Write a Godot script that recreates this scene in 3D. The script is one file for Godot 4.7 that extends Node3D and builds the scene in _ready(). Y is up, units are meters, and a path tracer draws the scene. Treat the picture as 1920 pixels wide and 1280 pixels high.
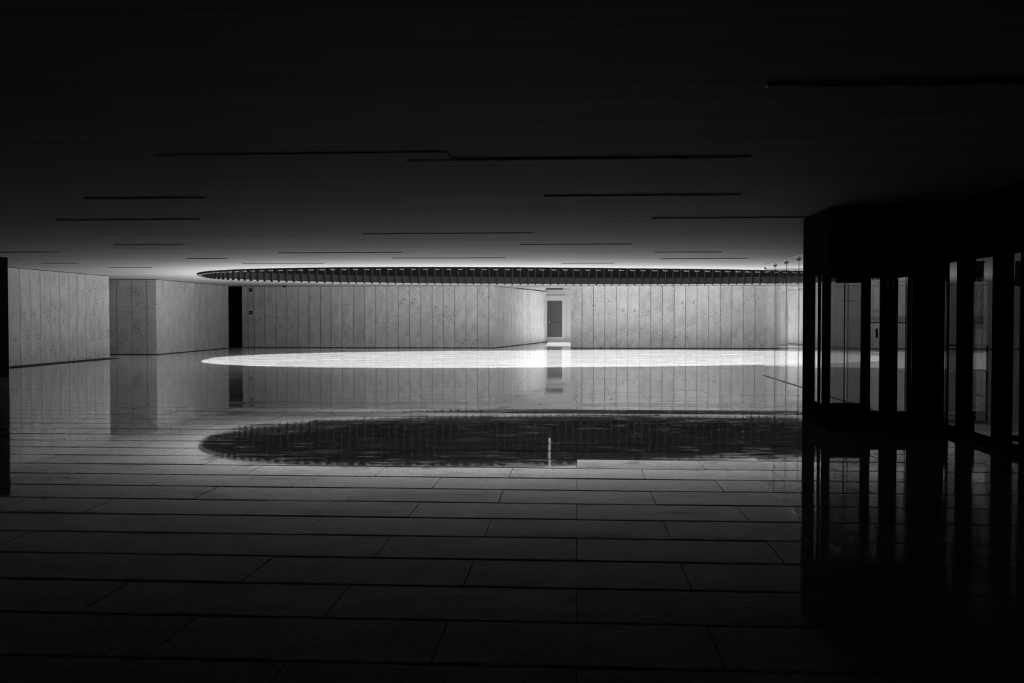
extends Node3D

# Covered plaza under a low concrete ceiling with an oval opening, polished wet stone floor,
# stone-clad walls behind, and a dark glazed entrance. Slab rows run along x; y up; metres.

const CEIL := 3.15
const OC := Vector2(-1.05, -39.75)      # centre of the oval opening (x, z)
const OA := 13.4                      # half length
const OB := 7.9                       # half width
const OPOW := 2.5                    # 2 is an ellipse; more is blunter at the ends
const OROT := -14.0                   # turn of the long axis, degrees
const EYE := 1.6

var rng := RandomNumberGenerator.new()
var cache := {}
var M := {}

# ------------------------------------------------------------------ helpers
func grey(l: float) -> Color:
	return Color(l, l, l).linear_to_srgb()

func mat(l: float, rough: float, metal := 0.0) -> StandardMaterial3D:
	var m := StandardMaterial3D.new()
	m.albedo_color = grey(l)
	m.roughness = rough
	m.metallic = metal
	return m

func glass_mat(alpha: float) -> StandardMaterial3D:
	var m := StandardMaterial3D.new()
	m.albedo_color = Color(0.16, 0.16, 0.16, alpha)
	m.roughness = 0.0
	m.transparency = BaseMaterial3D.TRANSPARENCY_ALPHA
	m.cull_mode = BaseMaterial3D.CULL_DISABLED
	return m

func mb() -> SurfaceTool:
	var st := SurfaceTool.new()
	st.begin(Mesh.PRIMITIVE_TRIANGLES)
	return st

func tri(st: SurfaceTool, a: Vector3, b: Vector3, c: Vector3, n: Vector3) -> void:
	var pts := [a, b, c]
	if (b - a).cross(c - a).dot(n) > 0.0:
		pts = [a, c, b]
	for p in pts:
		st.set_normal(n)
		st.add_vertex(p)

func quad(st: SurfaceTool, a: Vector3, b: Vector3, c: Vector3, d: Vector3, n: Vector3) -> void:
	tri(st, a, b, c, n)
	tri(st, a, c, d, n)

func add_box(st: SurfaceTool, lo: Vector3, hi: Vector3) -> void:
	for ax in 3:
		var p := (ax + 1) % 3
		var q := (ax + 2) % 3
		for s in [0, 1]:
			var pts := []
			for k in [[0, 0], [1, 0], [1, 1], [0, 1]]:
				var v := Vector3.ZERO
				v[ax] = hi[ax] if s == 1 else lo[ax]
				v[p] = hi[p] if k[0] == 1 else lo[p]
				v[q] = hi[q] if k[1] == 1 else lo[q]
				pts.append(v)
			var n := Vector3.ZERO
			n[ax] = 1.0 if s == 1 else -1.0
			quad(st, pts[0], pts[1], pts[2], pts[3], n)

func corner(h: Vector3, ch: float, s: Vector3, ax: int) -> Vector3:
	var v := Vector3(s.x * (h.x - ch), s.y * (h.y - ch), s.z * (h.z - ch))
	v[ax] = s[ax] * h[ax]
	return v

# a box with chamfered edges, centred; xf places it inside the mesh
func add_cbox(st: SurfaceTool, size: Vector3, ch: float, xf := Transform3D.IDENTITY, uv_at := Vector2.ZERO, uv_scale := 0.0) -> void:
	var h := size * 0.5
	var faces := []
	for ax in 3:
		var p := (ax + 1) % 3
		var q := (ax + 2) % 3
		for s in [-1.0, 1.0]:
			var pts := []
			for k in [[-1.0, -1.0], [1.0, -1.0], [1.0, 1.0], [-1.0, 1.0]]:
				var sg := Vector3.ZERO
				sg[ax] = s
				sg[p] = k[0]
				sg[q] = k[1]
				pts.append(corner(h, ch, sg, ax))
			var n := Vector3.ZERO
			n[ax] = s
			faces.append([pts, n])
		for s1 in [-1.0, 1.0]:
			for s2 in [-1.0, 1.0]:
				var e := []
				for k in [[p, -1.0], [p, 1.0], [q, 1.0], [q, -1.0]]:
					var sg := Vector3.ZERO
					sg[p] = s1
					sg[q] = s2
					sg[ax] = k[1]
					e.append(corner(h, ch, sg, k[0]))
				var n := Vector3.ZERO
				n[p] = s1
				n[q] = s2
				faces.append([e, n.normalized()])
	for sx in [-1.0, 1.0]:
		for sy in [-1.0, 1.0]:
			for sz in [-1.0, 1.0]:
				var sg := Vector3(sx, sy, sz)
				faces.append([[corner(h, ch, sg, 0), corner(h, ch, sg, 1), corner(h, ch, sg, 2)], sg.normalized()])
	for f in faces:
		var pts: Array = f[0]
		var n: Vector3 = f[1]
		var order := [0, 1, 2] if pts.size() == 3 else [0, 1, 2, 0, 2, 3]
		if (pts[1] - pts[0]).cross(pts[2] - pts[0]).dot(n) > 0.0:
			order.reverse()
		for k in order:
			var v: Vector3 = pts[k]
			st.set_normal(xf.basis * n)
			if uv_scale > 0.0:
				st.set_uv((uv_at + Vector2(v.x, h.y - v.y)) * uv_scale)
			st.add_vertex(xf * v)

func cbox(size: Vector3, ch := 0.004) -> ArrayMesh:
	var key := "b%.4f_%.4f_%.4f_%.4f" % [size.x, size.y, size.z, ch]
	if not cache.has(key):
		var st := mb()
		add_cbox(st, size, minf(ch, 0.4 * minf(size.x, minf(size.y, size.z))))
		cache[key] = st.commit()
	return cache[key]

func add_tube(st: SurfaceTool, path: PackedVector3Array, r: float, sides := 10) -> void:
	var rings := []
	for i in path.size():
		var d: Vector3 = (path[mini(i + 1, path.size() - 1)] - path[maxi(i - 1, 0)]).normalized()
		var side := d.cross(Vector3.UP if absf(d.y) < 0.9 else Vector3.RIGHT).normalized()
		var up := side.cross(d).normalized()
		var ring := []
		for k in sides:
			var a := TAU * k / sides
			ring.append([path[i] + (side * cos(a) + up * sin(a)) * r, side * cos(a) + up * sin(a)])
		rings.append(ring)
	for i in path.size() - 1:
		for k in sides:
			var k2 := (k + 1) % sides
			var n: Vector3 = (rings[i][k][1] + rings[i][k2][1]).normalized()
			quad(st, rings[i][k][0], rings[i][k2][0], rings[i + 1][k2][0], rings[i + 1][k][0], n)
	for e in [0, path.size() - 1]:
		var n := (path[e] - path[1 if e == 0 else path.size() - 2]).normalized()
		for k in sides:
			tri(st, path[e], rings[e][k][0], rings[e][(k + 1) % sides][0], n)

func part(called: String, mesh: Mesh, m: Material, parent: Node3D, at := Vector3.ZERO) -> MeshInstance3D:
	var o := MeshInstance3D.new()
	o.name = called
	o.mesh = mesh
	o.material_override = m
	o.position = at
	parent.add_child(o, true)
	return o

# a chamfered box given by two corners in the parent's space
func slab(called: String, lo: Vector3, hi: Vector3, m: Material, parent: Node3D, ch := 0.004) -> MeshInstance3D:
	return part(called, cbox(hi - lo, ch), m, parent, (lo + hi) * 0.5)

func thing(called: String, label: String, category: String, at := Vector3.ZERO, turn := 0.0, group := "") -> Node3D:
	var o := Node3D.new()
	o.name = called
	add_child(o, true)
	o.position = at
	o.rotation.y = turn
	o.set_meta("label", label)
	o.set_meta("category", category)
	if group != "":
		o.set_meta("group", group)
	return o

func setting(called: String, label: String, at := Vector3.ZERO, turn := 0.0) -> Node3D:
	var o := Node3D.new()
	o.name = called
	add_child(o, true)
	o.position = at
	o.rotation.y = turn
	o.set_meta("kind", "structure")
	o.set_meta("label", label)
	return o

func oval(t: float, off := 0.0) -> Vector2:
	var r := deg_to_rad(OROT)
	var u := (OA + off) * signf(cos(t)) * pow(absf(cos(t)), 2.0 / OPOW)
	var v := (OB + off) * signf(sin(t)) * pow(absf(sin(t)), 2.0 / OPOW)
	return OC + Vector2(u * cos(r) - v * sin(r), u * sin(r) + v * cos(r))

# ------------------------------------------------------------------ textures
func noise(seed_: int, freq: float, octaves := 4, kind := FastNoiseLite.TYPE_SIMPLEX_SMOOTH) -> FastNoiseLite:
	var n := FastNoiseLite.new()
	n.seed = seed_
	n.noise_type = kind
	n.frequency = freq
	n.fractal_octaves = octaves
	return n

# pale shelly limestone: soft mottling, dark pits and a few running veins; 6.4 m x 4.27 m
func stone_texture() -> ImageTexture:
	var w := 960
	var h := 640
	var im := Image.create(w, h, true, Image.FORMAT_RGB8)
	var soft := noise(3, 0.012, 4)
	var fine := noise(4, 0.09, 3)
	var pits := noise(5, 0.11, 2)
	var where := noise(6, 0.008, 2)
	var vein := noise(7, 0.006, 3)
	var vein_on := noise(8, 0.01, 2)
	for y in h:
		for x in w:
			var v := 0.875 + 0.07 * soft.get_noise_2d(x, y * 0.8) + 0.045 * fine.get_noise_2d(x, y)
			var p := pits.get_noise_2d(x, y * 1.3) + 0.35 * where.get_noise_2d(x, y)
			if p > 0.40:
				v -= minf((p - 0.40) * 1.5, 0.28)
			var c := absf(vein.get_noise_2d(x + 0.5 * y, y * 1.4))
			if c < 0.016 and vein_on.get_noise_2d(x, y) > -0.04:
				v -= 0.34 * (1.0 - c / 0.016)
			im.set_pixel(x, y, Color(v, v, v))
	im.generate_mipmaps()
	return ImageTexture.create_from_image(im)

# floor stone: faint cloudy tone with small dark flecks; tiles over 4 m
func floor_texture() -> ImageTexture:
	var im := Image.create(512, 512, true, Image.FORMAT_RGB8)
	var a := noise(21, 0.02, 4)
	var b := noise(22, 0.12, 2)
	for y in 512:
		for x in 512:
			var v := 0.84 + 0.10 * a.get_noise_2d(x * 0.6, y) + 0.03 * b.get_noise_2d(x, y)
			if b.get_noise_2d(x + 900, y * 1.4) > 0.50:
				v -= 0.22
			im.set_pixel(x, y, Color(v, v, v))
	im.generate_mipmaps()
	return ImageTexture.create_from_image(im)

# how matt the wet floor is: mostly water-smooth, with dull drying smears drawn out along the rows
func floor_gloss() -> ImageTexture:
	var im := Image.create(1024, 512, true, Image.FORMAT_RGB8)
	var a := noise(31, 0.02, 4)
	var b := noise(32, 0.006, 3)
	for y in 512:
		for x in 1024:
			var s := a.get_noise_2d(x * 0.35, y * 1.8) + 0.7 * b.get_noise_2d(x, y)
			var v := 0.30 + 0.12 * a.get_noise_2d(x * 0.5 + 300, y * 2.2)
			if s > 0.30:
				v += minf((s - 0.30) * 2.4, 0.6)
			im.set_pixel(x, y, Color(v, v, v))
	im.generate_mipmaps()
	return ImageTexture.create_from_image(im)

# ceiling: trowelled plaster whose streaks run along x
func ceiling_texture() -> ImageTexture:
	var im := Image.create(512, 1024, true, Image.FORMAT_RGB8)
	var a := noise(41, 0.05, 4)
	var b := noise(42, 0.012, 3)
	for y in 1024:
		for x in 512:
			var v := 0.90 + 0.10 * a.get_noise_2d(x * 0.03, y * 1.0) + 0.05 * b.get_noise_2d(x * 0.2, y)
			im.set_pixel(x, y, Color(v, v, v))
	im.generate_mipmaps()
	return ImageTexture.create_from_image(im)

func make_materials() -> void:
	var st := stone_texture()
	for k in 4:
		var m := mat([0.98, 0.92, 1.0, 0.88][k], 0.55)
		m.albedo_texture = st
		M["stone%d" % k] = m
	var ft := floor_texture()
	var fg := floor_gloss()
	for k in 3:
		var m := mat([0.70, 0.65, 0.74][k], 0.1)
		m.albedo_texture = ft
		m.roughness_texture = fg
		m.roughness_texture_channel = BaseMaterial3D.TEXTURE_CHANNEL_RED
		m.uv1_triplanar = true
		m.uv1_world_triplanar = true
		m.uv1_scale = Vector3(0.21, 0.25, 0.27)
		M["floor%d" % k] = m
	var c := mat(0.92, 0.8)
	c.albedo_texture = ceiling_texture()
	c.uv1_triplanar = true
	c.uv1_world_triplanar = true
	c.uv1_scale = Vector3(0.11, 0.1, 0.13)
	M.ceiling = c
	M.joint = mat(0.03, 0.9)
	M.wall_core = mat(0.05, 0.9)
	M.black = mat(0.007, 0.9)
	M.black.metallic_specular = 0.1
	M.black_satin = mat(0.008, 0.35)
	M.bronze = mat(0.034, 0.7)
	M.bronze.metallic_specular = 0.25
	M.bracket = mat(0.35, 0.5)
	M.white = mat(0.52, 0.6)
	M.plaster = mat(0.80, 0.8)
	M.metal = mat(0.5, 0.35, 0.8)
	M.slot = mat(0.01, 0.8)
	M.slot_rail = mat(0.55, 0.35, 0.5)
	M.ceiling_panel = mat(0.66, 0.8)
	M.basalt = mat(0.16, 0.3)
	M.glass = glass_mat(0.06)
	M.smoked = glass_mat(0.20)
	M.tinted = glass_mat(0.42)
	M.frost = mat(0.7, 0.7)
	M.print_dark = mat(0.05, 0.7)
	M.paper = mat(0.6, 0.8)

# ------------------------------------------------------------------ setting builders
# a wall clad with upright stone panels; local x along the wall, z out of it; joints: distances along it
func clad_wall(called: String, label: String, p0: Vector2, p1: Vector2, joints: Array, thick := 0.45, high := CEIL) -> Node3D:
	var d := p1 - p0
	var root := setting(called, label, Vector3(p0.x, 0, p0.y), atan2(-d.y, d.x))
	var length := d.length()
	slab("core", Vector3(0.004, -0.05, -thick), Vector3(length - 0.004, high + 0.02, -0.034), M.wall_core, root)
	var shared := 0
	var at := Vector2.ZERO
	var tone := 0
	for i in joints.size() - 1:
		var a: float = joints[i] + (0.01 if i > 0 else 0.0)
		var b: float = joints[i + 1] - (0.01 if i < joints.size() - 2 else 0.0)
		if shared <= 0:                      # neighbours sawn from one block show the same figure
			shared = rng.randi_range(1, 2)
			at = Vector2(rng.randf() * 6.4, rng.randf() * 4.2)
			tone = rng.randi_range(0, 3)
		shared -= 1
		var size := Vector3(b - a, high - 0.05, 0.034)
		var st := mb()
		add_cbox(st, size, 0.004, Transform3D.IDENTITY, at + Vector2(0, rng.randf() * 0.05), 1.0 / 6.4)
		var o := part("panel", st.commit(), M["stone%d" % tone], root, Vector3((a + b) * 0.5, 0.03 + size.y * 0.5, -0.017 + rng.randf_range(-0.002, 0.002)))
		o.rotation.y = rng.randf_range(-0.002, 0.002)
	return root

func spread(length: float, step: float) -> Array:
	var n := maxi(1, roundi(length / step))
	var out := []
	for i in n + 1:
		out.append(length * i / n)
	return out

func plain_wall(called: String, label: String, lo: Vector3, hi: Vector3, m: Material) -> Node3D:
	var root := setting(called, label, Vector3((lo.x + hi.x) * 0.5, 0, (lo.z + hi.z) * 0.5))
	slab("face", lo - root.position, hi - root.position, m, root)
	return root

# a paving slab with worn long edges: centred in x and z, top at y = 0.025
func add_slab(st: SurfaceTool, length: float, width: float, xf: Transform3D) -> void:
	var h := width * 0.5
	var l := length * 0.5
	var prof := [Vector2(h, -0.025), Vector2(h, 0.0165), Vector2(h - 0.007, 0.022), Vector2(h - 0.022, 0.025), Vector2(-h + 0.022, 0.025), Vector2(-h + 0.007, 0.022), Vector2(-h, 0.0165), Vector2(-h, -0.025)]
	for i in prof.size() - 1:
		var a: Vector2 = prof[i]
		var b: Vector2 = prof[i + 1]
		var n := Vector3(0, -(b.x - a.x), b.y - a.y).normalized()
		quad(st, xf * Vector3(-l, a.y, a.x), xf * Vector3(l, a.y, a.x), xf * Vector3(l, b.y, b.x), xf * Vector3(-l, b.y, b.x), xf.basis * n)
	for e in [-1.0, 1.0]:
		for i in range(1, prof.size() - 1):
			tri(st, xf * Vector3(e * l, prof[0].y, prof[0].x), xf * Vector3(e * l, prof[i].y, prof[i].x), xf * Vector3(e * l, prof[i + 1].y, prof[i + 1].x), xf.basis * Vector3(e, 0, 0))

func build_floor() -> void:
	var root := setting("floor", "wet polished stone slabs in running bond")
	slab("bed", Vector3(-24.2, -0.30, -66.4), Vector3(24, -0.014, 9.4), M.joint, root)
	var row := 0.663
	var length := 1.345
	var gap := 0.006
	var rest := [mb(), mb(), mb()]
	var sb := mb()
	add_slab(sb, length - gap, row - gap, Transform3D.IDENTITY)
	var base := sb.commit()
	var singles := 0
	var k := -24
	var lips := {12: 0.0012, 13: 0.0008, 14: -0.0006, 15: 0.0056, 16: -0.0004, 17: 0.0054}   # rows laid a little proud at the far edge
	while true:
		var z1 := -6.51 - row * k                       # nearer edge of the row
		var zc := z1 - row * 0.5
		if zc < -63.0:
			break
		var row_tilt := rng.randfn(0.0, 0.0006)
		if lips.has(k):
			row_tilt = lips[k]
		elif zc < -18.4 and zc > -30.0:
			row_tilt += 0.0040                            # laid to fall towards the hall
		var shift := 0.0 if posmod(k, 2) == 0 else length * 0.5
		var left := -1082.0 / 1870.0 * -zc - 1.0
		var right := 838.0 / 1870.0 * -zc + 1.0
		for i in range(-17, 18):
			var xc := i * length + shift + length * 0.5
			if absf(xc) > 23.3 or zc > 8.9:
				continue
			var tx := row_tilt + rng.randfn(0.0, 0.0005)
			var tz := rng.randfn(0.0, 0.0007)
			if k == 6 and (i == 0 or i == 1):
				tx += 0.0045
			elif k == 7 and i == -5:
				tx -= 0.003
			var b := Basis.from_euler(Vector3(tx, 0, tz))
			var tone := rng.randi_range(0, 2)
			var p := Vector3(xc, -0.025 + clampf(rng.randfn(0.0, 0.0010), -0.002, 0.002), zc)
			if zc < -4.0 and zc > -21.0 and xc > left and xc < right and singles < 298:
				var o := part("paving_slab", base, M["floor%d" % tone], root, p)
				o.basis = b
				singles += 1
			else:
				add_slab(rest[tone], length - gap, row - gap, Transform3D(b, p))
		k += 1
	for t in 3:
		var o := part("paving_field", rest[t].commit(), M["floor%d" % t], root)
		o.set_meta("kind", "stuff")

func build_ceiling() -> void:
	var root := setting("ceiling", "low pale ceiling with a wide oval opening")
	var x0 := -24.0
	var x1 := 24.0
	var z0 := -50.62
	var z1 := 9.4
	var angles := []
	for i in 288:
		angles.append(TAU * i / 288.0)
	var r := deg_to_rad(OROT)
	for c in [Vector2(x0, z0), Vector2(x1, z0), Vector2(x1, z1), Vector2(x0, z1)]:
		var l: Vector2 = (c - OC).rotated(-r)
		angles.append(fposmod(atan2(signf(l.y) * pow(absf(l.y / OB), OPOW * 0.5), signf(l.x) * pow(absf(l.x / OA), OPOW * 0.5)), TAU))
	angles.sort()
	var st := mb()
	var n := angles.size()
	var inner := []
	var outer := []
	for t in angles:
		var p := oval(t)
		var d := p - OC
		var s := INF
		if absf(d.x) > 1e-6:
			s = minf(s, ((x1 if d.x > 0 else x0) - OC.x) / d.x)
		if absf(d.y) > 1e-6:
			s = minf(s, ((z1 if d.y > 0 else z0) - OC.y) / d.y)
		inner.append(p)
		outer.append(OC + d * s)
	for i in n:
		var j := (i + 1) % n
		for y in [CEIL, CEIL + 0.3]:
			var nn := Vector3.DOWN if y == CEIL else Vector3.UP
			quad(st, Vector3(inner[i].x, y, inner[i].y), Vector3(inner[j].x, y, inner[j].y), Vector3(outer[j].x, y, outer[j].y), Vector3(outer[i].x, y, outer[i].y), nn)
		var mid: Vector2 = (inner[i] + inner[j]) * 0.5 - OC
		quad(st, Vector3(inner[i].x, CEIL, inner[i].y), Vector3(inner[j].x, CEIL, inner[j].y), Vector3(inner[j].x, CEIL + 0.3, inner[j].y), Vector3(inner[i].x, CEIL + 0.3, inner[i].y), -Vector3(mid.x, 0, mid.y).normalized())
		var od: Vector2 = (outer[i] + outer[j]) * 0.5 - OC
		quad(st, Vector3(outer[i].x, CEIL, outer[i].y), Vector3(outer[j].x, CEIL, outer[j].y), Vector3(outer[j].x, CEIL + 0.3, outer[j].y), Vector3(outer[i].x, CEIL + 0.3, outer[i].y), Vector3(od.x, 0, od.y).normalized())
	part("soffit", st.commit(), M.ceiling, root)
	# long narrow slots let into the soffit: x, z, length, width
	var slots := [[2.11, -6.81, 1.67, 0.09], [0.00, -9.84, 3.34, 0.08], [0.82, -12.87, 2.48, 0.09], [2.39, -15.86, 2.42, 0.10], [-2.40, -18.51, 3.18, 0.15], [-0.03, -21.45, 2.38, 0.12], [-5.63, -12.73, 1.59, 0.09], [-7.15, -15.54, 2.32, 0.10], [-9.21, -20.97, 1.51, 0.13], [-13.18, -23.20, 1.57, 0.13], [-15.00, -28.13, 1.07, 0.13], [-14.08, -30.71, 1.38, 0.14], [-9.85, -26.06, 1.08, 0.13], [-5.73, -23.89, 3.03, 0.13], [-3.38, -26.24, 2.98, 0.13], [-8.55, -28.62, 2.40, 0.14], [2.67, -24.23, 1.56, 0.13], [3.39, -26.93, 2.30, 0.13], [0.30, -29.12, 1.50, 0.14]]
	for s in slots:
		var o := part("slot", cbox(Vector3(s[2], 0.012, s[3] * 0.42), 0.002), M.slot, root, Vector3(s[0], CEIL - 0.002, s[1]))
		var rail := mb()
		for e in [-1.0, 1.0]:
			add_cbox(rail, Vector3(s[2] + 0.03, 0.02, s[3] * 0.08), 0.002, Transform3D(Basis(), Vector3(0, -0.004, e * s[3] * 0.25)))
			add_cbox(rail, Vector3(0.015, 0.02, s[3] * 0.58), 0.002, Transform3D(Basis(), Vector3(e * (s[2] + 0.02) * 0.5, -0.004, 0)))
		part("rail", rail.commit(), M.slot_rail, o)
	part("access_panel", cbox(Vector3(2.81, 0.012, 0.40), 0.003), M.ceiling_panel, root, Vector3(-2.63, CEIL - 0.004, -9.56))

func ring_band(off_in: float, off_out: float, y0: float, y1: float) -> ArrayMesh:
	var st := mb()
	var n := 192
	for i in n:
		var t0 := TAU * i / n
		var t1 := TAU * (i + 1) / n
		var a := oval(t0, off_in)
		var b := oval(t1, off_in)
		var c := oval(t0, off_out)
		var d := oval(t1, off_out)
		var m := (a + b) * 0.5 - OC
		var inw := -Vector3(m.x, 0, m.y).normalized()
		quad(st, Vector3(a.x, y0, a.y), Vector3(b.x, y0, b.y), Vector3(b.x, y1, b.y), Vector3(a.x, y1, a.y), inw)
		quad(st, Vector3(c.x, y0, c.y), Vector3(d.x, y0, d.y), Vector3(d.x, y1, d.y), Vector3(c.x, y1, c.y), -inw)
		quad(st, Vector3(a.x, y0, a.y), Vector3(b.x, y0, b.y), Vector3(d.x, y0, d.y), Vector3(c.x, y0, c.y), Vector3.DOWN)
		quad(st, Vector3(a.x, y1, a.y), Vector3(b.x, y1, b.y), Vector3(d.x, y1, d.y), Vector3(c.x, y1, c.y), Vector3.UP)
	return st.commit()

func build_ring() -> void:
	var root := thing("oval_skylight_ring", "dark ring of upright fins lining the oval opening in the ceiling", "skylight")
	part("lower_fascia", ring_band(-0.014, -0.002, CEIL - 0.004, CEIL + 0.31), M.bronze, root)
	part("recess_wall", ring_band(0.95, 1.2, CEIL + 0.305, 5.0), M.bronze, root)
	part("upper_fascia", ring_band(0.12, 1.2, 5.0, 6.9), M.bronze, root)
	var fin := cbox(Vector3(0.13, 6.85 - CEIL + 0.06, 0.04), 0.005)
	var foot := mb()
	add_cbox(foot, Vector3(0.11, 0.018, 0.13), 0.003, Transform3D(Basis(), Vector3(0, -0.005, -0.065)))
	add_cbox(foot, Vector3(0.11, 0.075, 0.022), 0.003, Transform3D(Basis(), Vector3(0, 0.03, 0)))
	var foot_mesh := foot.commit()
	# even steps along the rim
	var pts := []
	var acc := 0.0
	var prev := oval(0.0)
	var step := 0.372
	var next := 0.0
	var n := 6000
	for i in n:
		var t := TAU * i / n
		var p := oval(t)
		acc += p.distance_to(prev)
		prev = p
		if acc >= next:
			pts.append(t)
			next += step
	for t in pts:
		var p := oval(t, -0.045)
		var q := oval(t + 0.002, -0.045)
		var tg := (q - p).normalized()
		var o := part("fin", fin, M.bronze, root, Vector3(p.x, (6.85 + CEIL - 0.06) * 0.5, p.y))
		o.rotation.y = atan2(tg.x, tg.y)
		part("bracket", foot_mesh, M.bracket, o, Vector3(0, -(6.85 - CEIL + 0.06) * 0.5 - 0.008, 0))
	var pipe := mb()
	var w := oval(deg_to_rad(-90.0) + 0.075, -0.16)
	add_tube(pipe, PackedVector3Array([Vector3(w.x, 4.25, w.y), Vector3(w.x, 5.9, w.y)]), 0.06, 14)
	var o := part("drain_pipe", pipe.commit(), M.white, root)
	o.set_meta("label", "white upright pipe against the fins")

func build_walls() -> void:
	# left: one stretch, an opening, then a second stretch with its end face
	clad_wall("wall_left", "pale stone panel wall at the far left", Vector2(-17.8, -30.0), Vector2(-17.8, -36.96), joints_from([-30.0, -30.86, -31.47, -32.07, -32.71, -33.31, -33.92, -34.52, -35.14, -35.8, -36.45, -36.96]))
	clad_wall("wall_left_end", "shaded stone end face beside the opening", Vector2(-20.9, -40.5), Vector2(-17.48, -40.5), [0.0, 0.45, 1.09, 1.71, 2.36, 3.01, 3.42])
	clad_wall("wall_left_rear", "pale stone panel wall running to the dark doorway", Vector2(-17.48, -40.5), Vector2(-17.48, -49.1), joints_from([-40.5, -41.11, -41.77, -42.45, -43.16, -43.89, -44.64, -45.42, -46.29, -47.2, -48.14, -49.1]))
	var back := [-17.158, -16.851, -16.531, -15.959, -15.375, -14.833, -14.237, -13.669, -13.088, -12.522, -11.956, -11.378, -10.8, -10.224, -9.648, -9.059, -8.485, -7.912, -7.326, -6.754, -6.183, -5.614, -5.031, -4.449, -4.166]
	clad_wall("wall_back", "long stone panel wall behind the opening", Vector2(back[0], -50.2), Vector2(back[-1], -50.2), joints_from(back))
	var right := [-0.322, 0.24, 0.814, 1.386, 1.959, 2.53, 3.1, 3.67, 4.252, 4.833, 5.4, 5.966, 6.531, 7.109, 7.672, 8.235, 8.81, 9.397, 10.049]
	clad_wall("wall_back_right", "stone panel wall to the right of the passage", Vector2(right[0], -50.2), Vector2(right[-1], -50.2), joints_from(right))
	clad_wall("wall_back_far_right", "stone panel wall beyond the glass entrance", Vector2(11.6, -50.2), Vector2(23.9, -50.2), spread(12.3, 0.575))
	# passage to the door: slanting left side, straight right side
	clad_wall("wall_passage_left", "sunlit panel wall on the left of the passage", Vector2(-4.166, -50.2), Vector2(-1.89, -62.3), spread(Vector2(2.276, 12.1).length(), 0.9), 0.45, CEIL)
	clad_wall("wall_passage_right", "panel wall on the right of the passage", Vector2(1.4, -62.3), Vector2(1.4, -50.66), spread(11.64, 0.9), 0.3, CEIL)
	# lit recess further right
	clad_wall("wall_recess", "bright panel wall at the back of the right recess", Vector2(8.5, -55.6), Vector2(14.6, -55.6), spread(6.1, 0.6), 0.45, 5.0)
	plain_wall("wall_recess_left", "side of the right recess", Vector3(8.2, -0.05, -55.6), Vector3(8.5, 5.0, -50.66), M.plaster)
	plain_wall("wall_recess_right", "far side of the right recess", Vector3(14.6, -0.05, -55.6), Vector3(14.9, 5.0, -50.66), M.plaster)
	plain_wall("ceiling_passage", "lid over the near part of the passage", Vector3(-5.0, CEIL, -54.3), Vector3(1.9, CEIL + 0.3, -50.64), M.ceiling)
	plain_wall("ceiling_recess", "lid over the near part of the right recess", Vector3(8.2, CEIL, -53.6), Vector3(14.9, CEIL + 0.3, -50.64), M.ceiling)
	# dark doorway between the left and back walls
	# an unlit room lies beyond it, lit only by what comes through the gap
	plain_wall("wall_doorway_back", "far wall of the unlit room beyond the doorway", Vector3(-23.9, -0.05, -66.3), Vector3(-17.0, CEIL, -66.0), M.hall)
	plain_wall("wall_doorway_left", "left wall of the unlit room beyond the doorway", Vector3(-24.2, -0.05, -66.0), Vector3(-23.9, CEIL, -48.9), M.hall)
	plain_wall("wall_doorway_right", "right wall of the unlit room beyond the doorway", Vector3(-17.1, -0.05, -66.0), Vector3(-16.8, CEIL, -50.67), M.hall)
	plain_wall("wall_doorway_front", "near wall of the unlit room beyond the doorway", Vector3(-23.9, -0.05, -49.2), Vector3(-17.95, CEIL, -48.9), M.hall)
	plain_wall("ceiling_doorway", "ceiling of the unlit room beyond the doorway", Vector3(-24.2, CEIL + 0.005, -66.3), Vector3(-16.8, CEIL + 0.3, -50.64), M.hall)
	# the dark end of the near left hall, and the closed sides of the hall
	plain_wall("wall_left_near", "black wall end at the left edge", Vector3(-24, -0.05, -25.4), Vector3(-14.97, CEIL, -25.0), M.black)
	plain_wall("wall_left_gap", "back of the left opening", Vector3(-21.2, -0.05, -40.9), Vector3(-20.92, CEIL, -25.4), M.plaster)
	plain_wall("wall_left_hall", "dark side wall of the near hall", Vector3(-16.4, -0.05, -25.0), Vector3(-16.0, CEIL, 9.0), M.hall)
	plain_wall("wall_front", "dark wall behind the viewer", Vector3(-24, -0.05, 9.0), Vector3(24, CEIL, 9.3), M.hall)
	plain_wall("wall_right", "wall closing the lobby and plaza on the right", Vector3(23.5, -0.05, -50.0), Vector3(23.9, CEIL, 9.0), M.plaster)
	plain_wall("trim_1", "dark stone strip along the foot of the left wall", Vector3(-17.79, -0.04, -36.9), Vector3(-17.3, 0.006, -25.4), M.gutter)

func joints_from(list: Array) -> Array:
	var out := []
	for v in list:
		out.append(absf(v - list[0]))
	return out

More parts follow.
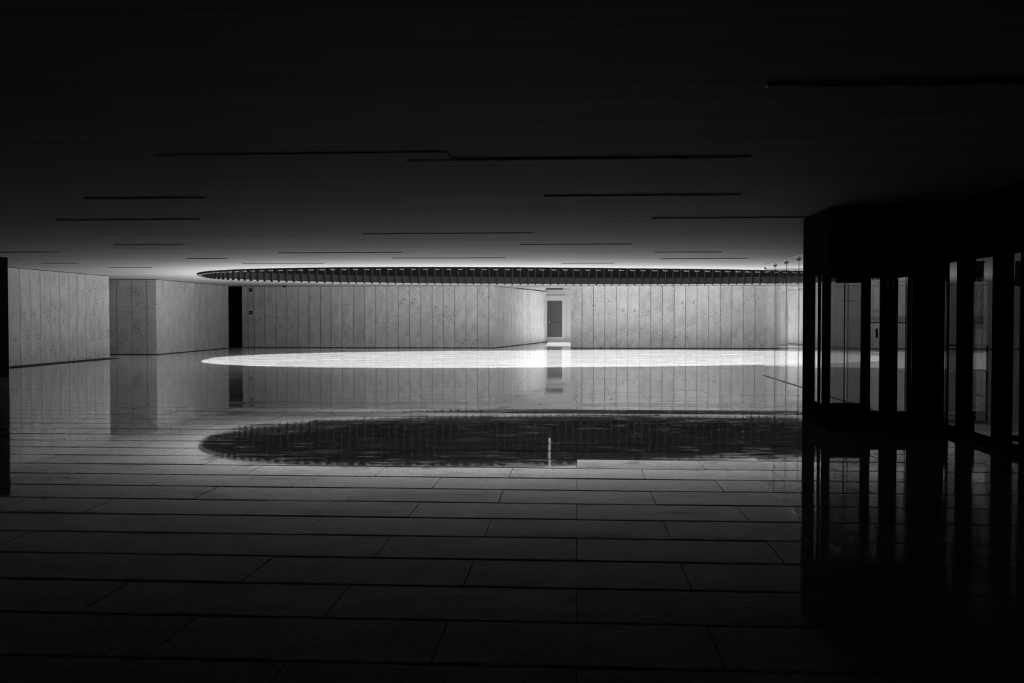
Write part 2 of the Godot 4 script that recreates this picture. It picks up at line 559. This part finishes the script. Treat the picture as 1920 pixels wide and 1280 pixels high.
func build_passage_door() -> void:
	plain_wall("wall_passage_end", "white wall at the end of the passage", Vector3(-2.6, -0.05, -62.9), Vector3(1.5, 5.0, -62.32), M.white)
	var d := setting("door_1", "glazed white door at the end of the passage", Vector3(-1.4, 0, -62.3))
	slab("step", Vector3(-0.5, -0.02, 0.0), Vector3(1.0, 0.10, 0.30), M.white, d)
	slab("jamb", Vector3(-0.50, 0.10, 0), Vector3(-0.46, 2.86, 0.07), M.white, d)
	slab("jamb", Vector3(0.47, 0.10, 0), Vector3(0.70, 2.86, 0.07), M.white, d)
	slab("lintel", Vector3(-0.50, 2.58, 0), Vector3(0.70, 2.90, 0.075), M.white, d)
	slab("bottom_rail", Vector3(-0.46, 0.10, 0), Vector3(0.47, 0.31, 0.06), M.white, d)
	slab("pane", Vector3(-0.46, 0.31, 0.01), Vector3(0.47, 2.58, 0.035), M.pane_dark, d)
	slab("glazing_bar", Vector3(-0.46, 1.20, 0.03), Vector3(0.47, 1.24, 0.05), M.print_dark, d)
	slab("glazing_bar", Vector3(-0.28, 0.31, 0.03), Vector3(-0.24, 2.58, 0.045), M.print_dark, d)
	var k := mb()
	add_tube(k, PackedVector3Array([Vector3(-0.33, 1.24, 0.03), Vector3(-0.33, 1.24, 0.11)]), 0.035, 12)
	part("knob", k.commit(), M.white, d)
	for y in [2.98, 3.08, 3.18]:
		slab("cladding_board", Vector3(-0.5, y, 0), Vector3(1.0, y + 0.092, 0.02), M.white, d)
	plain_wall("wall_passage_upper", "upper white wall over the left of the passage", Vector3(-3.6, CEIL + 0.03, -62.3), Vector3(-1.95, 5.0, -54.3), M.white)
	var g := thing("ventilation_grille", "dark louvred grille above the white door in the passage", "grille", Vector3(-1.39, 3.26, -62.3))
	slab("frame", Vector3(-0.50, 0, 0), Vector3(0.50, 0.20, 0.03), M.print_dark, g)
	for i in 4:
		slab("louvre", Vector3(-0.47, 0.02 + i * 0.045, 0.03), Vector3(0.47, 0.045 + i * 0.045, 0.06), M.basalt, g)

func build_signs() -> void:
	for i in 2:
		var y: float = [2.965, 1.79][i]
		var s := thing("wall_sign", ["small black pictogram sign high on the stone wall beside the dark doorway", "small black pictogram sign at eye height beside the dark doorway"][i], "sign", Vector3(-16.70, y, -50.185))
		slab("plate", Vector3(-0.09, -0.09, 0), Vector3(0.09, 0.09, 0.02), M.black, s, 0.01)
		if i == 0:
			slab("mark", Vector3(-0.055, 0.012, 0.02), Vector3(0.055, 0.032, 0.024), M.paper, s, 0.002)
			slab("mark", Vector3(-0.01, 0.032, 0.02), Vector3(0.01, 0.052, 0.024), M.paper, s, 0.002)
		else:
			slab("mark", Vector3(-0.03, -0.01, 0.02), Vector3(0.03, 0.045, 0.024), M.paper, s, 0.002)
	var c := thing("dome_camera", "small dark dome fixed to the ceiling above the left end of the back wall", "camera", Vector3(-14.4, CEIL, -48.4))
	var st := mb()
	for i in 6:
		for k in 14:
			var f := func(a: int, b: int) -> Vector3:
				var ph := PI * 0.5 * a / 6.0
				var th := TAU * b / 14.0
				return Vector3(cos(ph) * cos(th), -sin(ph), cos(ph) * sin(th)) * 0.09 + Vector3(0, -0.04, 0)
			var n: Vector3 = ((f.call(i, k) + f.call(i + 1, k + 1)) * 0.5 + Vector3(0, 0.04, 0)).normalized()
			quad(st, f.call(i, k), f.call(i, k + 1), f.call(i + 1, k + 1), f.call(i + 1, k), n)
	part("dome", st.commit(), M.black_satin, c)
	var ring := mb()
	add_tube(ring, PackedVector3Array([Vector3(0, 0, 0), Vector3(0, -0.04, 0)]), 0.11, 16)
	part("mount", ring.commit(), M.basalt, c)

func build_glass_screen() -> void:
	var g := thing("glass_screen", "frameless clear glass screen with floor track running back from the dark entrance", "glass screen", Vector3(5.06, 0, -15.7))
	var zs := [-27.41, -25.95, -24.58, -23.23, -21.85, -20.45, -19.05, -17.65, -15.75]
	slab("floor_track", Vector3(-0.03, -0.02, -11.71), Vector3(0.03, 0.012, -0.05), M.black_satin, g, 0.003)
	slab("top_rail", Vector3(-0.012, 2.985, -11.71), Vector3(0.012, 3.01, -0.05), M.metal, g, 0.003)
	for i in zs.size() - 1:
		var a: float = zs[i] + 15.7
		var b: float = zs[i + 1] + 15.7
		var p := slab("pane", Vector3(-0.006, 0.012, a + 0.006), Vector3(0.006, 2.985, b - 0.006), M.glass, g, 0.001)
		slab("edge_seal", Vector3(-0.007, 0.012, b - 0.008), Vector3(0.007, 2.985, b + 0.004), M.basalt, g, 0.001)
		for e in [a + 0.10, b - 0.12]:
			var cl := mb()
			add_tube(cl, PackedVector3Array([Vector3(-0.02, 2.90, e), Vector3(0.02, 2.90, e)]), 0.022, 12)
			part("clamp", cl.commit(), M.black_satin, g)

func build_vestibule() -> void:
	var v := thing("entrance_vestibule", "black framed glass entrance lobby standing at the right of the plaza", "vestibule", Vector3(3.5, 0, -14.25))
	# local x 0..1.54 to the facade, z 0..-1.45 to the back
	slab("fascia", Vector3(0.03, 2.20, -1.65), Vector3(1.52, CEIL - 0.03, 0.02), M.black, v)
	slab("plinth", Vector3(0.03, -0.02, -0.08), Vector3(0.60, 0.38, 0.02), M.black, v)
	slab("sill", Vector3(0.60, -0.02, -0.08), Vector3(1.52, 0.27, 0.02), M.black, v)
	slab("side_plinth", Vector3(0.03, -0.02, -1.65), Vector3(0.05, 0.34, -0.08), M.black, v)
	for f in [[0.477, 0.594], [0.733, 0.966], [1.17, 1.52]]:
		slab("post", Vector3(f[0], 0.2, -0.06), Vector3(f[1], 2.22, 0.02), M.black, v)
	slab("mullion", Vector3(0.245, 0.37, -0.05), Vector3(0.255, 2.22, -0.03), M.black, v, 0.001)
	for f in [[-1.65, -0.87], [-0.68, -0.52], [-0.43, 0.02]]:
		slab("side_post", Vector3(0.03, 0.2, f[0]), Vector3(0.045, 2.22, f[1]), M.black, v, 0.002)
	slab("pane", Vector3(0.045, 0.25, -0.04), Vector3(0.477, 2.21, -0.03), M.tinted, v, 0.001)
	for f in [[0.594, 0.733], [0.966, 1.17]]:
		slab("pane", Vector3(f[0], 0.25, -0.04), Vector3(f[1], 2.21, -0.03), M.smoked, v, 0.001)
	slab("side_pane", Vector3(0.034, 0.3, -0.87), Vector3(0.040, 2.21, -0.43), M.smoked, v, 0.001)
	# bright head strips and the bands on the two narrow doors
	for f in [[0.59, 0.73], [0.966, 1.17]]:
		slab("head_strip", Vector3(f[0], 2.175, -0.02), Vector3(f[1], 2.20, 0.0), M.white, v, 0.002)
		slab("frosted_band", Vector3(f[0], 1.53, -0.029), Vector3(f[1], 1.60, -0.027), M.frost_clear, v, 0.0005)
		slab("manifestation_strip", Vector3(f[0], 1.505, -0.029), Vector3(f[1], 1.52, -0.024), M.white, v, 0.001)
	slab("sticker", Vector3(0.675, 1.30, -0.029), Vector3(0.705, 1.43, -0.026), M.paper, v, 0.001)
	slab("seam_strip", Vector3(0.59, 2.318, 0.02), Vector3(0.72, 2.324, 0.024), M.metal, v, 0.001)
	slab("seam_strip", Vector3(0.745, 2.318, 0.02), Vector3(0.845, 2.324, 0.024), M.metal, v, 0.001)
	slab("notice", Vector3(0.80, 2.0, 0.02), Vector3(0.835, 2.16, 0.023), M.frost, v, 0.001)
	slab("notice", Vector3(0.88, 1.98, 0.02), Vector3(0.91, 2.15, 0.023), M.frost, v, 0.001)
	for i in 3:
		slab("plate_mark", Vector3(0.79 + i * 0.014, 1.675, 0.02), Vector3(0.80 + i * 0.014, 1.685, 0.022), M.paper, v, 0.001)
	var sc := mb()
	var loop := PackedVector3Array()
	for i in 60:
		var a := i * 0.42
		loop.append(Vector3(0.615 + i * 0.0016 + 0.018 * cos(a), 1.67 + 0.03 * sin(a * 1.1) + 0.012 * sin(a * 2.7), -0.026))
	add_tube(sc, loop, 0.0015, 5)
	part("etched_emblem", sc.commit(), M.frost, v)
	var pull := mb()
	add_tube(pull, PackedVector3Array([Vector3(0.93, 1.72, 0.05), Vector3(0.93, 0.75, 0.05)]), 0.009, 8)
	add_tube(pull, PackedVector3Array([Vector3(0.93, 1.70, 0.05), Vector3(0.93, 1.70, 0.0)]), 0.006, 8)
	add_tube(pull, PackedVector3Array([Vector3(0.93, 0.77, 0.05), Vector3(0.93, 0.77, 0.0)]), 0.006, 8)
	part("pull_handle", pull.commit(), M.metal, v)
	var cable := thing("hanging_cable", "thin pale wavy cable strung across behind the left vestibule pane", "cable", Vector3(3.78, 1.83, -14.85))
	var cp := PackedVector3Array()
	for i in 60:
		var f := i / 59.0
		cp.append(Vector3(f * 0.40, 0.009 * sin(f * 24.0), 0.0))
	var cm := mb()
	add_tube(cm, cp, 0.004, 6)
	part("strand", cm.commit(), M.white, cable)
	var board := thing("hanging_notice_board", "pale narrow notice board hanging near the top of the vestibule pane", "board", Vector3(3.80, 2.09, -14.95))
	slab("face", Vector3(0, 0, 0), Vector3(0.42, 0.09, 0.012), M.paper, board, 0.003)
	for i in 6:
		slab("print_mark", Vector3(0.04 + i * 0.055, 0.075 - i * 0.009, 0.012), Vector3(0.06 + i * 0.055, 0.081 - i * 0.009, 0.014), M.print_dark, board, 0.001)
	for x in [0.03, 0.39]:
		slab("hanger", Vector3(x, 0.09, 0.004), Vector3(x + 0.006, 0.109, 0.01), M.metal, board, 0.001)

func build_facade() -> void:
	var f := thing("glazed_facade", "black framed window wall with deep posts at the right edge", "window wall", Vector3(5.06, 0, -14.3))
	slab("header", Vector3(0.0, 2.35, -1.4), Vector3(0.15, CEIL - 0.015, 23.2), M.black, f)
	slab("bottom_rail", Vector3(0.0, -0.02, 0.1), Vector3(0.10, 0.10, 4.4), M.black, f)
	for z in [[-1.4, 0.08], [0.60, 1.00], [1.75, 2.13], [2.52, 2.9], [3.7, 4.08]]:
		slab("post", Vector3(0.0, -0.02, z[0]), Vector3(0.10, 2.36, z[1]), M.black, f)
	for z in [[0.08, 0.60], [1.0, 1.75], [2.13, 2.52], [2.9, 3.7]]:
		slab("pane", Vector3(0.02, 0.09, z[0]), Vector3(0.03, 2.355, z[1]), M.smoked, f, 0.001)
	slab("blind_wall", Vector3(0.0, -0.02, 4.08), Vector3(0.15, 2.36, 23.2), M.black, f)

func build_lobby() -> void:
	var t := thing("lobby_table", "black framed table with a pale top seen through the first facade pane", "table", Vector3(9.0, 0, -24.5))
	slab("top", Vector3(-0.7, 0.90, -0.4), Vector3(0.7, 0.94, 0.4), M.paper, t)
	for x in [-0.66, 0.62]:
		for z in [-0.36, 0.32]:
			slab("leg", Vector3(x, 0.0, z), Vector3(x + 0.04, 0.90, z + 0.04), M.black, t)
		slab("stretcher", Vector3(x, 0.3, -0.32), Vector3(x + 0.04, 0.34, 0.32), M.black, t)
	var b := thing("oval_print_banner", "narrow grey banner with three dark ovals hanging behind the facade glass", "banner", Vector3(6.22, 1.42, -16.0))
	slab("cloth", Vector3(-0.10, 0, 0), Vector3(0.10, 1.02, 0.008), M.paper, b, 0.002)
	for i in 3:
		var st := mb()
		var pts := []
		for k in 20:
			pts.append(Vector3(0.035 * cos(TAU * k / 20.0), 0.12 * sin(TAU * k / 20.0), 0))
		for k in 20:
			tri(st, Vector3(0, 0, 0.012), pts[k] + Vector3(0, 0, 0.008), pts[(k + 1) % 20] + Vector3(0, 0, 0.008), Vector3(0, 0, 1))
		part("oval", st.commit(), M.print_dark, b, Vector3(0.03, 0.20 + i * 0.31, 0))
	slab("rod", Vector3(-0.12, 1.02, -0.004), Vector3(0.12, 1.04, 0.014), M.metal, b, 0.002)
	for x in [-0.09, 0.084]:
		slab("cord", Vector3(x, 1.04, 0.002), Vector3(x + 0.006, CEIL - 1.42, 0.008), M.metal, b, 0.001)
	slab("weight", Vector3(-0.10, -0.015, -0.002), Vector3(0.10, 0.0, 0.010), M.metal, b, 0.002)
	var s := thing("coat_stand", "dark coat stand with a curved pale arm behind the second facade post", "coat stand", Vector3(5.78, 0, -13.4))
	var p := mb()
	add_tube(p, PackedVector3Array([Vector3(0, 0.02, 0), Vector3(0, 1.75, 0)]), 0.02, 10)
	part("pole", p.commit(), M.black, s)
	var a := mb()
	var ap := PackedVector3Array()
	for i in 13:
		var f := i / 12.0
		ap.append(Vector3(0.0 + 0.055 * sin(f * PI), 1.60 - 0.24 * f, 0.02))
	add_tube(a, ap, 0.008, 8)
	part("arm", a.commit(), M.white, s)
	var bs := mb()
	add_tube(bs, PackedVector3Array([Vector3(0, 0, 0), Vector3(0, 0.025, 0)]), 0.18, 24)
	part("base", bs.commit(), M.black, s)
	var n := thing("notice_sheet", "tilted grey printed sheet on the lobby side of the last facade pane", "notice", Vector3(5.12, 1.95, -11.98))
	n.rotation.x = 0.06
	slab("sheet", Vector3(0, 0, -0.1), Vector3(0.004, 0.30, 0.1), M.paper, n, 0.001)
	for i in 5:
		slab("print_line", Vector3(-0.002, 0.05 + i * 0.05, -0.08), Vector3(0.0, 0.065 + i * 0.05, 0.07), M.basalt, n, 0.0005)

# ------------------------------------------------------------------ scene
func _ready() -> void:
	rng.seed = 20240611
	var cam := Camera3D.new()
	cam.name = "camera"
	add_child(cam)
	cam.position = Vector3(0, EYE, 0)
	cam.rotation_degrees = Vector3(-1.44, 3.733, 0)
	cam.fov = 37.787
	cam.far = 300.0
	cam.current = true

	var env := Environment.new()
	env.background_mode = Environment.BG_SKY
	var sky := Sky.new()
	var sm := ProceduralSkyMaterial.new()
	sm.sky_top_color = grey(0.30)
	sm.sky_horizon_color = grey(0.38)
	sm.ground_horizon_color = grey(0.2)
	sm.ground_bottom_color = grey(0.1)
	sky.sky_material = sm
	env.sky = sky
	env.tonemap_mode = Environment.TONE_MAPPER_LINEAR
	env.tonemap_exposure = 2.95
	env.sdfgi_enabled = true
	env.ssao_enabled = true
	env.ssil_enabled = true
	var we := WorldEnvironment.new()
	we.name = "environment"
	we.environment = env
	add_child(we)

	var sun := DirectionalLight3D.new()
	sun.name = "sun"
	add_child(sun)
	sun.light_energy = 1.5
	sun.light_angular_distance = 0.53
	sun.shadow_enabled = true
	sun.sky_mode = DirectionalLight3D.SKY_MODE_LIGHT_ONLY
	sun.look_at_from_position(Vector3(0, 30, 0), Vector3(0, 30, 0) + Vector3(0.04, -1.0, 0.11), Vector3(0, 0, -1))

	make_materials()
	M.hall = mat(0.35, 0.8)
	M.gutter = mat(0.06, 0.9)
	M.gutter.metallic_specular = 0.1
	M.pane_dark = mat(0.11, 0.05)
	M.frost_clear = glass_mat(0.25)
	M.frost_clear.roughness = 0.5
	build_floor()
	build_ceiling()
	build_ring()
	build_walls()
	build_passage_door()
	build_glass_screen()
	build_vestibule()
	build_facade()
	build_signs()
	build_lobby()
